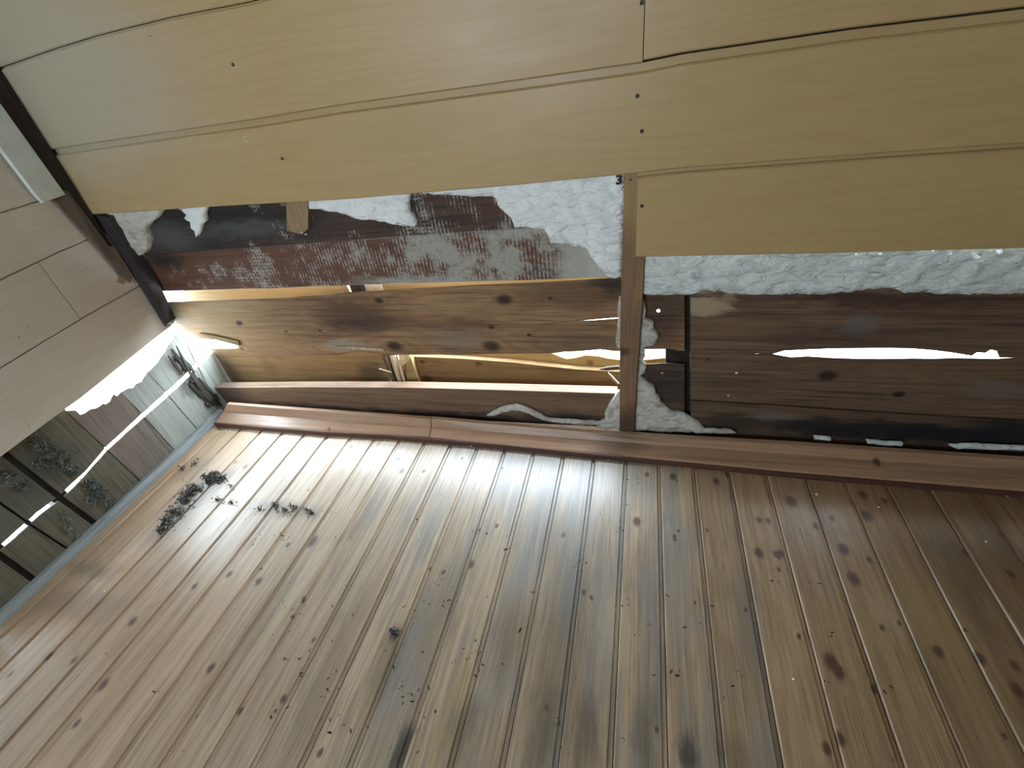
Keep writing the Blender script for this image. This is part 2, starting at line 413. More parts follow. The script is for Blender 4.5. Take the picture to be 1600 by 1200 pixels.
M_out = plain('outer_sheathing', (0.12, 0.085, 0.055), 0.8, 0.2)
for i in range(8):
    zz = 0.775+i*0.18
    box('outer_sheathing', (-0.075, 0.052, zz), (XR, 0.072, min(zz+0.18, ZC)), M_out, wall)
# colours of the bare boards
def res_mask(n, col, fi, st, lo, hi, x0, x1, amt=0.85, colr=(0.385, 0.365, 0.32)):
    """dried adhesive left with the weave of its mesh"""
    s = n.xyz(n.P)
    a = n.noise(n.vm('MULTIPLY', n.P, (26.0, 26.0, 26.0)), 1.0, 4.0, 0.65)
    b = n.noise(n.P, 9.0, 2.0)
    vx = n.m_('MULTIPLY_ADD', n.m_('SINE', n.m_('MULTIPLY', n.m_('ADD', s[0], n.m_('MULTIPLY', a, 0.006)), 2*math.pi/0.0105)), 0.5, 0.5)
    vz = n.m_('MULTIPLY_ADD', n.m_('SINE', n.m_('MULTIPLY', n.m_('ADD', s[2], n.m_('MULTIPLY', a, 0.005)), 2*math.pi/0.0105)), 0.5, 0.5)
    grid = n.m_('MAXIMUM', vx, n.m_('MULTIPLY', vz, n.rng(b, 0.45, 0.6)))
    ramp = n.rng(s[0], x0, x1, lo, hi, smooth=False)
    dens = n.m_('ADD', ramp, n.m_('SUBTRACT', n.m_('MULTIPLY', n.m_('ADD', a, b), 0.9), 0.9))
    solid = n.m_('MULTIPLY', n.rng(dens, 0.40, 0.62), n.rng(n.noise(n.P, 120.0, 4.0, 0.7), 0.35, 0.52, 0.55, 1.0))
    weave = n.m_('MULTIPLY', n.m_('MULTIPLY', n.rng(dens, 0.25, 0.42), n.rng(grid, 0.50, 0.75)), n.rng(n.noise(n.P, 75.0, 3.0, 0.7), 0.38, 0.58, 0.1, 1.0))
    k = n.m_('MULTIPLY', n.m_('MAXIMUM', solid, weave), amt)
    return n.mix(k, col, colr)
BX = lambda u, v: tuple(bk(u, v))
def kb(u, v, r): return (BX(u, v), (r*1.5, None, r))
def sb(u, v, ru, rv, a, c, s=0.6):
    p = bk(u, v); return (tuple(p), ((bk(u+ru, v)-p).length, None, (bk(u, v+rv)-p).length), a, c, s)
BLACK, GREYM, RED, WHT, TAN = (0.018, 0.016, 0.016), (0.16, 0.16, 0.155), (0.10, 0.035, 0.018), (0.42, 0.41, 0.38), (0.33, 0.20, 0.09)
bd = lambda name, pts, m, th=0.02, bev=0.0012, y=0.05: prism(name, [p if isinstance(p, Vector) else bk(*p, y) for p in pts], (0, th, 0) if not isinstance(th, tuple) else (0, *th), m, wall, bev)
xr = lambda u, v, y=0.05: Vector((XR, y, bk(u, v, y).z))

mA = wood('sheathing_dark', 'X', (0.085, 0.050, 0.034), (0.055, 0.030, 0.022), (0.020, 0.014, 0.012), 11, 0.5, 0.3, 0.6, rough=0.65, spec=0.3,
          stains=[sb(290, 365, 80, 40, 0.95, BLACK), sb(400, 345, 110, 28, 0.9, BLACK), sb(265, 372, 40, 18, 0.4, GREYM, 0.9), sb(380, 358, 70, 10, 0.35, GREYM, 0.9), sb(640, 330, 12, 30, 0.8, BLACK, 0.5), sb(770, 320, 30, 14, 0.5, RED)],
          extra=lambda n, c, f, s: res_mask(n, c, f, s, 0.08, 0.42, 0.3, 1.2, 0.75))
bd('sheathing_board', [(205, 330)] + [(p[0], p[1]-12) for p in ((250, 328), (533, 312), (800, 290), (985, 272))] + [(985, 345), (805, 357), (620, 370), (450, 383), (222, 399)], mA)
mB = wood('sheathing_residue', 'X', (0.15, 0.070, 0.042), (0.11, 0.048, 0.030), (0.045, 0.022, 0.016), 12, 0.5, 0.3, 0.5, rough=0.65, spec=0.3,
          stains=[sb(255, 405, 30, 12, 0.9, BLACK), sb(300, 445, 80, 10, 0.4, RED), sb(835, 425, 12, 10, 0.6, (0.08, 0.075, 0.075)), sb(930, 415, 60, 30, 0.95, (0.48, 0.46, 0.41), 0.5), sb(815, 365, 60, 8, 0.7, WHT, 0.7), sb(650, 440, 90, 8, 0.7, WHT, 0.7)],
          extra=lambda n, c, f, s: res_mask(n, c, f, s, 0.18, 0.50, 0.2, 0.95, 0.92))
bd('sheathing_board', [(218, 399.5), (450, 384), (620, 371), (805, 358), (985, 346)] + jag([(985, 431), (850, 437), (675, 442), (567, 445), (480, 448), (425, 451), (240, 455)], 40, 0.6, 3), mB, y=0.0515)
mC = wood('sheathing_brown', 'X', (0.36, 0.215, 0.108), (0.235, 0.128, 0.062), (0.075, 0.038, 0.021), 13, 0.75, 0.7, 0.85, rough=0.6, spec=0.3, knot_col=(0.035, 0.016, 0.011),
          knots=[kb(768, 541, 0.018), kb(616, 541, 0.018), kb(788, 468, 0.016), kb(768, 511, 0.007), kb(592, 470, 0.010), kb(374, 505, 0.009), kb(827, 523, 0.005), kb(447, 518, 0.004), kb(500, 516, 0.004), kb(860, 466, 0.005), kb(377, 546, 0.006)],
          stains=[sb(548, 490, 50, 26, 0.75, (0.060, 0.030, 0.022)), sb(580, 508, 60, 10, 0.7, (0.045, 0.026, 0.020)), sb(700, 505, 60, 12, 0.55, RED), sb(260, 480, 22, 30, 0.8, BLACK, 0.7), sb(330, 492, 60, 30, 0.55, (0.46, 0.30, 0.13), 0.9),
                  sb(540, 540, 36, 7, 0.7, (0.32, 0.28, 0.23)), sb(715, 530, 40, 16, 0.45, GREYM, 0.8), sb(900, 460, 90, 22, 0.55, (0.08, 0.045, 0.026), 0.8), sb(960, 440, 40, 14, 0.85, BLACK, 0.7), sb(900, 535, 60, 18, 0.45, (0.10, 0.075, 0.06), 0.8),
                  sb(1040, 480, 40, 60, 0.75, (0.045, 0.028, 0.022), 0.6), sb(700, 480, 50, 14, 0.4, (0.36, 0.24, 0.13), 0.8), sb(420, 535, 60, 16, 0.4, (0.36, 0.21, 0.09), 0.8)])  # the dark patch right of the post paints in that segment's shadow
Ctop = [(971, 433), (850, 440.5), (750, 444.5), (650, 450), (550, 456), (450, 464), (290, 470.5), (247, 472)]
Cleft = [(252, 490), (262, 508)] + jag([(272, 511), (282, 512), (300, 520), (312, 528), (330, 531), (352, 530), (368, 535), (375, 545)], 8, 1.6, 5)
Cbot = jag([(375, 545), (390, 555), (450, 556), (525, 554)], 25, 0.7, 6) + [(540, 550.5), (562, 548), (575, 551), (590, 552), (604, 555)] + jag([(604, 555), (700, 554), (862, 552), (880, 549.5), (900, 549), (937, 546), (962, 549), (1005, 545.5), (1050, 545), (1060, 548), (1070, 548)], 30, 0.6, 7)
Crt = [(1070, 470), (1070, 330), (973, 335)]
slit = [(1004, 494), (962, 495), (911, 499.6), (860, 505), (775, 515), (860, 506), (911, 501.4), (962, 498), (1004, 496.5)]
# the split in the wide board runs in from its right end
bd('sheathing_board', Ctop[::-1][:0] + [(p[0], p[1]) for p in Ctop] + Cleft + Cbot + [(1070, 494)] + [(1004, 494.2), (990, 496), (966, 497.3), (935, 499.6), (905, 501.2), (860, 505.2), (775, 515), (860, 504.9), (905, 500.4), (935, 497.8), (966, 495.2), (990, 494), (1004, 493.9), (1028.9, 493.6), (1028.9, 488), (1026, 486.4), (1026, 483.6), (1029, 482), (1032, 483.6), (1032, 486.4), (1029.1, 488), (1029.1, 493.6), (1070, 493.5)] + Crt, mC, (0.018, -0.012))
mE = wood('sheathing_rot', 'X', (0.13, 0.085, 0.055), (0.08, 0.050, 0.034), (0.028, 0.019, 0.015), 15, 0.6, 0.4, 0.7, rough=0.65, spec=0.3, stains=[sb(1040, 620, 40, 40, 0.5, BLACK, 0.7), sb(1030, 640, 30, 10, 0.5, (0.22, 0.14, 0.07))])
bd('sheathing_board', jag([(985, 569), (1050, 567), (1070, 569)], 14, 0.8, 9) + [(1070, 700), (985, 700)], mE, (0.02, -0.013), y=0.052)
mD = lambda s, st=(), kn=(), v=1.0: wood('sheathing_right_%d' % s, 'X', tuple(v*c for c in (0.205, 0.132, 0.080)), tuple(v*c for c in (0.125, 0.076, 0.047)), tuple(v*c for c in (0.042, 0.027, 0.019)), s, 0.7, 0.55, 0.8, grey=0.15, grey_col=(0.10, 0.09, 0.085), rough=0.62, spec=0.3, stains=st, knots=kn, knot_col=(0.016, 0.014, 0.014))
m1 = mD(21, [sb(1095, 478, 46, 16, 0.85, (0.40, 0.31, 0.20), 0.35), sb(1120, 482, 30, 7, 0.7, (0.36, 0.27, 0.17), 0.5), sb(1400, 468, 240, 10, 0.75, (0.045, 0.022, 0.018)), sb(1350, 508, 30, 14, 0.6, GREYM, 0.5), sb(1450, 500, 120, 20, 0.4, (0.12, 0.06, 0.04), 0.8), sb(1300, 530, 160, 10, 0.5, (0.06, 0.035, 0.03), 0.8), sb(1150, 515, 60, 20, 0.4, (0.20, 0.13, 0.07), 0.8)])
bd('sheathing_board', [(1079, 330), (1600, 318), xr(1600, 318), xr(1600, 561)] + jag([(1600, 559.5), (1562, 559), (1558, 548.5), (1548, 547), (1540, 552), (1527, 551), (1519, 556.5), (1517, 556), (1487, 551.5), (1462, 548), (1425, 545), (1305, 545), (1262, 546.5), (1225, 548.5), (1208, 553.5), (1150, 552.5), (1079, 550)], 25, 0.5, 11), m1)
m2 = mD(22, [sb(1470, 600, 140, 20, 0.35, (0.20, 0.13, 0.07), 0.8), sb(1560, 612, 50, 10, 0.4, GREYM, 0.7), sb(1130, 600, 60, 10, 0.4, (0.05, 0.035, 0.03), 0.8)], [kb(1293, 588, 0.016), kb(1405, 617, 0.010), kb(1107, 562, 0.004)])
bd('sheathing_board', [(1079, 551)] + jag([(1079, 549), (1208, 553), (1237, 558), (1262, 556.5), (1305, 559), (1375, 560.5), (1517, 559.5), (1560, 560.5), (1600, 558)], 25, 0.5, 12) + [xr(1600, 560, 0.0525), xr(1600, 655, 0.0525), (1600, 655.5), (1400, 644), (1200, 631), (1079, 624)], m2, (0.02, -0.013), y=0.0525)
m3 = mD(23, [sb(1430, 676, 200, 15, 0.95, (0.012, 0.013, 0.016), 0.5), sb(1270, 668, 60, 14, 0.9, BLACK, 0.6), sb(1150, 660, 60, 12, 0.7, BLACK, 0.7), sb(1215, 650, 40, 6, 0.5, GREYM, 0.6), sb(1560, 680, 60, 20, 0.9, (0.012, 0.013, 0.016), 0.6)], v=0.8)
bd('sheathing_board', [(1079, 627), (1200, 634), (1400, 647.5), (1600, 659), xr(1600, 659), xr(1600, 715), (1600, 718), (1079, 700)], m3)
M_back = plain('tarred_batten', (0.020, 0.014, 0.010), 0.8, 0.3)
def vbox(name, u0, u1, v0, v1, y0, y1, m, parent=wall):
    a, b = bk(u0, v0, y0), bk(u1, v0, y0); c, d = bk(u1, v1, y0), bk(u0, v1, y0)
    return prism(name, [a, b, c, d], (0, y1-y0, 0), m, parent)
vbox('backing_batten', 1079, 1640, 590, 760, 0.078, 0.098, M_back)
vbox('backing_batten', 1040, 1110, 420, 730, 0.076, 0.105, M_back)

# boards of the outer skin, seen in daylight through the gaps
M_gold = wood('outer_gold', 'X', (0.24, 0.150, 0.064), (0.18, 0.105, 0.042), (0.075, 0.042, 0.020), 31, 0.45, 0.6, 0.5, rough=0.6, spec=0.3, knots=[(tuple(bk(355, 585, 0.14)), (0.02, None, 0.014)), (tuple(bk(668, 592, 0.14)), (0.02, None, 0.016)), (tuple(bk(748, 568, 0.14)), (0.012, None, 0.008)), (tuple(bk(660, 565, 0.14)), (0.01, None, 0.008))],
              stains=[(tuple(bk(580, 585, 0.14)), (0.05, None, 0.05), 0.8, (0.06, 0.04, 0.02), 0.6), (tuple(bk(350, 575, 0.14)), (0.05, None, 0.07), 0.7, (0.07, 0.05, 0.03), 0.7), (tuple(bk(420, 575, 0.14)), (0.03, None, 0.05), 0.5, (0.12, 0.07, 0.03), 0.7)])  # the dark patch at the far left paints in the corner shadow
M_yel = wood('outer_yellow', 'X', (0.38, 0.27, 0.115), (0.31, 0.21, 0.08), (0.18, 0.105, 0.04), 32, 0.3, 0.4, 0.3, rough=0.6, spec=0.3, knots=[(tuple(bk(922, 567, 0.165)), (0.014, None, 0.010))], knot_col=(0.20, 0.09, 0.035))
M_tan = wood('outer_tan', 'X', (0.33, 0.25, 0.13), (0.28, 0.205, 0.10), (0.18, 0.12, 0.055), 33, 0.3, 0.4, 0.3, rough=0.6, spec=0.3)
GY = 0.14
def gb(pts, m, y, th): return prism('outer_board', [p if isinstance(p, Vector) else bk(*p, y) for p in pts], (0, th, 0), m, wall, 0.001)
zf = -0.04
gb([Vector((-0.06, GY, zf)), Vector((bk(612, 600, GY).x, GY, zf)), Vector((bk(612, 600, GY).x, GY, 0.25)), Vector((bk(395, 600, GY).x, GY, 0.25)), (378, 545), (332, 545), Vector((-0.06, GY, 0.237))], M_gold, GY, 0.02)
x2 = bk(628, 600, GY).x; x3 = bk(1060, 600, GY).x
gb([Vector((x2, GY, zf)), Vector((x3, GY, zf)), Vector((x3, GY, bk(965, 583, GY).z)), (900, 577), (800, 566), (725, 560.5), (642, 557), (628, 556)], M_gold, GY, 0.02)
gb([Vector((x2-0.1, 0.165, 0.10)), Vector((x3, 0.165, 0.10)), (1060, 575), (1052, 558), (1000, 563), (965, 562), (950, 560)] + [(935, 556.5), (915, 555), (900, 559), (885, 561), (862, 552), (800, 548), (640, 545)], M_yel, 0.165, 0.02)
# a long tan board behind the upper slit
xt0 = bk(291, 462, GY).x
gb([Vector((xt0, GY, 0.41)), Vector((bk(548, 455, GY).x, GY, 0.41)), Vector((bk(541, 455, GY).x, GY, 0.56)), Vector((xt0, GY, 0.56))], M_tan, GY, 0.02)
gb([Vector((bk(566, 455, GY).x, GY, 0.41)), Vector((bk(599, 455, GY).x, GY, 0.41)), Vector((bk(599, 455, GY).x, GY, 0.56)), Vector((bk(566, 455, GY).x, GY, 0.56))], plain('outer_pale', (0.62, 0.58, 0.48), 0.7), GY, 0.02)
gb([Vector((bk(600, 455, GY).x, GY+0.002, 0.41)), Vector((bk(1060, 455, GY).x, GY+0.002, 0.41)), Vector((bk(1060, 455, GY).x, GY+0.002, 0.56)), Vector((bk(600, 455, GY).x, GY+0.002, 0.56))], M_tan, GY+0.002, 0.02)
gb([Vector((bk(549, 455, 0.12).x, 0.12, 0.30)), Vector((bk(566, 455, 0.12).x, 0.12, 0.30)), Vector((bk(566, 455, 0.12).x, 0.12, 0.7)), Vector((bk(549, 455, 0.12).x, 0.12, 0.7))], M_back, 0.12, 0.05)

# ------------------------------------------------------------------ baseboard
M_base = [wood('baseboard_pine_%d' % i, 'X', (0.43, 0.265, 0.165), (0.35, 0.205, 0.120), (0.18, 0.095, 0.055), 41+i, 0.4, 0.4, 0.4, rough=0.34, spec=0.5, coat=0.7, coat_rough=0.28, bump=0.1,
               stains=[((bk(970, 690, 0).x, -0.03, 0.03), (0.06, 0.05, 0.03), 0.6, (0.05, 0.03, 0.02), 0.8)] if i else (),
               knots=[((bk(u, v, -0.03).x, -0.03, bk(u, v, -0.03).z), (0.008, 0.02, 0.006)) for u, v in (((517, 668), (430, 650)) if not i else ((1170, 700), (690, 662), (1370, 722)))]) for i in (0, 1)]
baseb = empty('baseboard_back', 'reddish varnished pine baseboard of two lengths under the exposed boards', 'baseboard', 'structure')
BT = trace([(360, 632), (500, 642), (680, 655), (830, 668), (985, 680), (1200, 692), (1600, 719)])
BF = [(p.x, p.y) for p in (fl(u, v, 0.019) for u, v in ((335, 660), (475, 672), (650, 681), (850, 701), (1020, 717), (1200, 735), (1600, 768)))]
def base_sec(xx, dz=0.0, cut=0.0):
    zt = lerp(BT, xx)+dz; yf = lerp(BF, xx)
    return [Vector((xx+cut*b/zt, a, b)) for a, b in ((0.012, 0.0), (0.012, zt), (-0.002, zt), (yf*0.30, 0.0225+(zt-0.0225)*0.42), (yf*0.94, 0.0230), (yf, 0.020), (yf, 0.0135), (yf*0.45, 0.0125), (yf*0.40, 0.0))]
xq = bk(676, 672, -0.01).x
for (xa, xb, m) in ((0.002, xq-0.0012, M_base[0]), (xq+0.0012, XR, M_base[1])):
    xs = [xa] + [xx for xx in (0.25, 0.5, 0.75, 1.1, 1.4, 1.7, 2.0, 2.5, 3.0) if xa < xx < xb] + [xb]
    loft('baseboard_length', [base_sec(xx, 0.0 if m is M_base[0] else 0.0015, 0.07 if xx == 0.002 else 0.0) for xx in xs], m, baseb)

M_base_shade = wood('base_shade_red', 'X', (0.115, 0.050, 0.034), (0.085, 0.036, 0.025), (0.04, 0.018, 0.014), 45, 0.4, 0.3, 0.4, rough=0.45, spec=0.4)  # added dark strip, its colour stands for the shade under the baseboard
def base_shade_sec(xx):
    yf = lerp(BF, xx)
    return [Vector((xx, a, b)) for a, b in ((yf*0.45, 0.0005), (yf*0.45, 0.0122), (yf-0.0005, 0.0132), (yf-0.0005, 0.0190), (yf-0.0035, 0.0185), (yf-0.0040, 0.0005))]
loft('base_shade_strip', [base_shade_sec(xx) for xx in (0.01, 0.25, 0.5, 0.75, 1.1, 1.4, 1.7, 2.0, 2.5, 3.0, XR)], M_base_shade, baseb)['label'] = 'dark red strip added for the shade at the foot of the baseboard'

# ------------------------------------------------------------------ post, batten, timber between the walls
post = empty('wall_post', 'dark brown timber post standing on the baseboard between the two foam areas', 'post')
mP = wood('post_wood', 'Z', (0.27, 0.160, 0.090), (0.20, 0.112, 0.062), (0.08, 0.043, 0.026), 51, 0.5, 0.4, 0.5, rough=0.5, spec=0.4,
          stains=[(tuple(bk(978, 665, 0.01)), (0.05, None, 0.06), 0.8, (0.05, 0.028, 0.02), 0.7), (tuple(bk(985, 310, 0.01)), (0.05, None, 0.07), 0.7, (0.36, 0.24, 0.10), 0.6), (tuple(bk(975, 550, 0.01)), (0.016, None, 0.016), 0.8, (0.035, 0.018, 0.014), 0.6), (tuple(bk(997, 445, 0.01)), (0.006, None, 0.07), 0.7, (0.32, 0.17, 0.07), 0.6)])
py = 0.0145
pt = [(976, 262), (1000, 262), (998, 400), (1007, 402), (1004, 470), (999, 540), (994, 610), (991, 676), (968, 678), (968, 600), (969, 500), (972, 400), (974, 330)]
prism('post_body', [bk(u, v, py) for u, v in pt], (0, 0.036, 0), mP, post, 0.0015)
nail(985, 281, post, 0.003, None, py)
batt = tag(prism('horizontal_batten', [bk(334, 606, 0.045), bk(480, 605, 0.045), bk(640, 606, 0.045), bk(800, 610, 0.045), bk(964, 615, 0.045), bk(964, 668, 0.045), bk(640, 652, 0.045), bk(358, 634, 0.045)], (0, 0.036, 0.0), wood('batten_wood', 'X', (0.215, 0.130, 0.078), (0.155, 0.090, 0.053), (0.06, 0.036, 0.024), 52, 0.5, 0.4, 0.5, rough=0.6, spec=0.3,
     stains=[sb(480, 640, 150, 7, 0.8, BLACK, 0.6), sb(720, 650, 150, 7, 0.85, BLACK, 0.6), sb(900, 655, 60, 12, 0.9, BLACK, 0.7), sb(355, 615, 30, 16, 0.7, BLACK, 0.7)]), None, 0.001),
     'reddish brown horizontal batten lying above the baseboard left of the post', 'batten')
M_spl = wood('splinter_pale', 'Z', (0.60, 0.48, 0.32), (0.45, 0.33, 0.20), (0.08, 0.05, 0.03), 53, 0.6, 0.4, 0.7, rough=0.6)
M_spd = wood('splinter_dark', 'Z', (0.14, 0.085, 0.05), (0.09, 0.05, 0.03), (0.03, 0.02, 0.014), 54, 0.6, 0.4, 0.7, rough=0.7)
tim = empty('splintered_timber', 'broken timber end with pale splinters behind the horizontal batten', 'timber')
def shard(name, a, b, w, m, parent, th=0.008, tip=0.25):
    a, b = Vector(a), Vector(b); d = (b-a).normalized()
    s = d.cross(Vector((0, 1, 0)));  s = s.normalized() if s.length > 1e-4 else Vector((1, 0, 0))
    u = s.cross(d).normalized()
    r = lambda p, ww, tt: [p+s*ww/2+u*tt/2, p-s*ww/2+u*tt/2, p-s*ww/2-u*tt/2, p+s*ww/2-u*tt/2]
    return loft(name, [r(a, w, th), r(a.lerp(b, 0.6), w*0.9, th), r(b, w*tip, th*0.5)], m, parent)
shard('timber_core', bk(632, 612, 0.125), bk(604, 550, 0.115), 0.045, M_spd, tim, 0.03, 0.8)
shard('splinter', bk(628, 606, 0.10), bk(611, 554, 0.10), 0.012, M_spl, tim, 0.008, 0.8)
shard('splinter', bk(634, 606, 0.105), bk(619, 553, 0.105), 0.008, M_spl, tim, 0.008, 0.7)
shard('splinter', bk(622, 606, 0.10), bk(603, 558, 0.095), 0.008, M_spd, tim, 0.01)
prism('splinter', [bk(u, v, 0.11) for u, v in ((622, 555), (640, 553.5), (636, 566), (627, 574))], (0, 0.006, 0), M_spl, tim)
prism('side_board', [bk(u, v, 0.118) for u, v in ((634, 566), (641, 556), (656, 604), (636, 606))], (0, 0.02, 0), M_yel, tim)
shard('splinter', bk(612, 582, 0.09), bk(592, 576, 0.085), 0.003, M_spl, tim, 0.003)
# splinters lifting from the wide brown board
for nm, a, b, w, lab in (('wood_splinter', (522, 541, 0.046), (600, 546, 0.047), 0.010, 'grey splinter lifting from the lower edge of the wide brown board'),
                         ('wood_splinter', (312, 521, 0.045), (374, 536, 0.046), 0.020, 'orange brown splinter at the broken left end of the wide brown board'),
                         ('wood_splinter', (936, 577, 0.055), (968, 574, 0.05), 0.012, 'short dark splinter sticking out left of the post'),
                         ('wood_splinter', (950, 582, 0.05), (966, 600, 0.05), 0.006, 'thin pale splinter hanging beside the post above the batten')):
    o = shard(nm, bk(*b), bk(*a), w, M_spl if 'pale' in lab or 'grey' in lab else (M_gold if 'orange' in lab else M_spd), None, 0.006)
    tag(o, lab, 'splinter')
blk = tag(prism('wood_block', [bk(u, v, 0.034) for u, v in ((447, 316), (482, 313), (481, 358), (470, 366), (448, 361))], (0, 0.016, 0), wood('block_wood', 'Z', (0.34, 0.23, 0.12), (0.26, 0.165, 0.08), (0.12, 0.07, 0.04), 55, 0.6, 0.3, 0.5), None, 0.001),
          'small tan wood block on the dark board under the laminate', 'block')

# ------------------------------------------------------------------ torn foam insulation
MF = [foam_mat('foam_white', (0.88, 0.90, 0.89), (0.78, 0.80, 0.79)), foam_mat('foam_grey', (0.72, 0.77, 0.74), (0.56, 0.60, 0.57)), foam_mat('foam_aged', (0.62, 0.60, 0.53), (0.45, 0.43, 0.37), 0.5)]
def foam(name, px, y, th, m, label, amp=0.006, step=7, jamp=1.4, seed=1, grid=0.011, sharp=1.0, parent=None):
    pts = jag(px+[px[0]], step, jamp, seed)[:-1]
    q = [bk(u, v, y) for u, v in pts]
    co = [Vector((p.x, p.z)) for p in q]
    nb = len(co)
    x0, x1 = min(c.x for c in co), max(c.x for c in co); z0, z1 = min(c.y for c in co), max(c.y for c in co)
    r = random.Random(seed)
    xx = x0
    while xx < x1:
        zz = z0
        while zz < z1:
            p = Vector((xx+r.uniform(-0.3, 0.3)*grid, zz+r.uniform(-0.3, 0.3)*grid))
            ins = False; j = nb-1
            for i in range(nb):
                a, b = co[i], co[j]
                if (a.y > p.y) != (b.y > p.y) and p.x < (b.x-a.x)*(p.y-a.y)/(b.y-a.y)+a.x: ins = not ins
                j = i
            if ins and min((p-c).length for c in co[:nb]) > grid*0.45: co.append(p)
            zz += grid
        xx += grid
    res = delaunay_2d_cdt(co, [(i, (i+1) % nb) for i in range(nb)], [list(range(nb))], 1, 1e-6)
    vs, fs, orig = res[0], res[2], res[3]
    bm = bmesh.new()
    def edge(o): return any(i < nb for i in o)
    front = []
    for p, o in zip(vs, orig):
        d = 0.0
        e = edge(o)
        v3 = Vector((p.x, 0, p.y))
        h = noise.fractal(v3*38+Vector((seed, 0, 0)), 1.0, 2.0, 3)*amp + abs(noise.noise(v3*22+Vector((0, seed, 0))))*amp*1.5
        d = -h*sharp if not e else 0.002
        front.append(bm.verts.new((p.x, y+d, p.y)))
    for f in fs:
        try: bm.faces.new([front[i] for i in f])
        except ValueError: pass
    ed = [e for e in bm.edges if len(e.link_faces) == 1]
    ret = bmesh.ops.extrude_edge_only(bm, edges=ed)
    for v in [g for g in ret['geom'] if isinstance(g, bmesh.types.BMVert)]: v.co.y = y+th
    bmesh.ops.recalc_face_normals(bm, faces=bm.faces)
    o = from_bm(name, bm, m, parent, True)
    if label: tag(o, label, 'insulation')
    return o
foam('foam_sheet', [(163, 331), (252, 326), (243, 342), (233, 348), (225, 358), (231, 376), (226, 396), (216, 400), (200, 385), (182, 358)], 0.026, 0.022, MF[2], 'stained grey-white foam scrap in the left corner under the laminate', seed=1, amp=0.004)
foam('foam_sheet', [(276, 326), (322, 320), (317, 335), (319, 346), (313, 352), (310, 364), (305, 371), (303, 361), (297, 355), (296, 347), (287, 342), (290, 335)], 0.030, 0.018, MF[0], 'smallest torn white foam scrap on the black mouldy board', seed=2, amp=0.003, grid=0.008)
foam('foam_sheet', [(481, 306), (645, 293), (639, 305), (636, 317), (638, 331), (649, 347), (647, 356), (622, 352), (600, 347), (570, 344), (547, 339), (525, 332), (500, 327), (482, 327)], 0.028, 0.02, MF[0], 'torn white foam strip beside the small tan wood block', seed=3, amp=0.004)
f4 = foam('foam_sheet', [(650, 292), (800, 281), (975, 262), (976, 305), (973, 385), (971, 432), (960, 436), (950, 433), (940, 422), (930, 410), (922, 400), (918, 392), (912, 388), (885, 381), (860, 381), (857, 370), (850, 358), (804, 356), (798, 341), (788, 332), (778, 322), (774, 310), (768, 307), (730, 307), (700, 305), (660, 303)], 0.022, 0.027, MF[0], 'largest torn white foam sheet with rough face left of the post', seed=4, amp=0.006)
foam('foam_sheet', [(1004, 392), (1600, 376), (2000, 366), (2000, 460), (1800, 462), (1600, 460), (1465, 461), (1455, 458), (1442, 456), (1417, 458), (1400, 452), (1362, 452), (1330, 457), (1305, 459), (1287, 461), (1200, 461), (1175, 461), (1150, 460), (1135, 459), (1120, 455), (1107, 454), (1093, 457), (1080, 461), (1040, 462), (1012, 461), (1003, 459)], 0.024, 0.025, MF[1], 'long grey-white foam strip under the lowest right laminate board', seed=5, amp=0.006, grid=0.012)
foam('foam_sheet', [(1003, 464), (1010, 485), (1008, 498), (1022, 505), (1020, 512), (1029, 525), (1025, 538), (1008, 543), (1008, 556), (1003, 567), (1010, 573), (1008, 583), (1000, 588), (1022, 605), (1025, 618), (1031, 623), (1033, 630), (1048, 645), (1060, 646), (1080, 655), (1101, 671), (1090, 676), (1040, 676), (990, 674), (985, 600), (985, 470)], 0.034, 0.015, MF[2], 'torn foam scrap spreading right from the foot of the post', seed=6, amp=0.004, grid=0.009)
foam('foam_sheet', [(966, 612), (960, 622), (953, 630), (945, 647), (947, 655), (936, 662), (930, 668), (985, 674), (985, 615)], 0.032, 0.012, MF[2], 'small mouldy foam scrap left of the post foot', seed=7, amp=0.004, grid=0.008)
foam('foam_sheet', [(967, 465), (965, 490), (964, 520), (962, 535), (965, 546), (976, 546), (976, 465)], 0.034, 0.012, MF[2], 'narrow foam sliver along the left edge of the post', seed=8, amp=0.002, grid=0.008)
foam('foam_sheet', [(760, 650), (770, 644), (782, 638), (795, 635), (807, 633), (818, 636), (832, 642), (845, 649), (858, 655), (880, 657), (900, 658), (945, 661), (945, 666), (900, 664), (860, 660), (843, 655), (828, 648), (812, 642), (800, 642), (785, 645), (772, 650)], 0.030, 0.010, MF[2], 'thin curled foam edge rising behind the baseboard left of the post', seed=9, amp=0.001, grid=0.006, jamp=0.7)
foam('foam_sheet', [(1080, 671), (1110, 672), (1140, 673), (1152, 678), (1110, 678), (1085, 677)], 0.028, 0.010, MF[2], 'thin foam sliver lying behind the baseboard right of the post', seed=10, amp=0.001, grid=0.006, jamp=0.6)
for s, px in ((11, [(1272, 683), (1299, 685), (1299, 690), (1273, 688)]), (12, [(1354, 689), (1380, 692), (1412, 693), (1411, 698), (1380, 697), (1356, 694)]), (13, [(1484, 697), (1520, 696), (1560, 698), (1800, 706), (1800, 714), (1560, 704), (1495, 702)])):
    tag(foam('foam_sliver', px, 0.028, 0.010, MF[1], None, seed=s, amp=0.001, grid=0.006, jamp=0.5), {11: 'shortest white foam sliver behind the baseboard on the right', 12: 'middle white foam sliver behind the baseboard on the right', 13: 'long white foam sliver behind the baseboard at the right edge'}[s], 'insulation', 'foam slivers behind the baseboard')
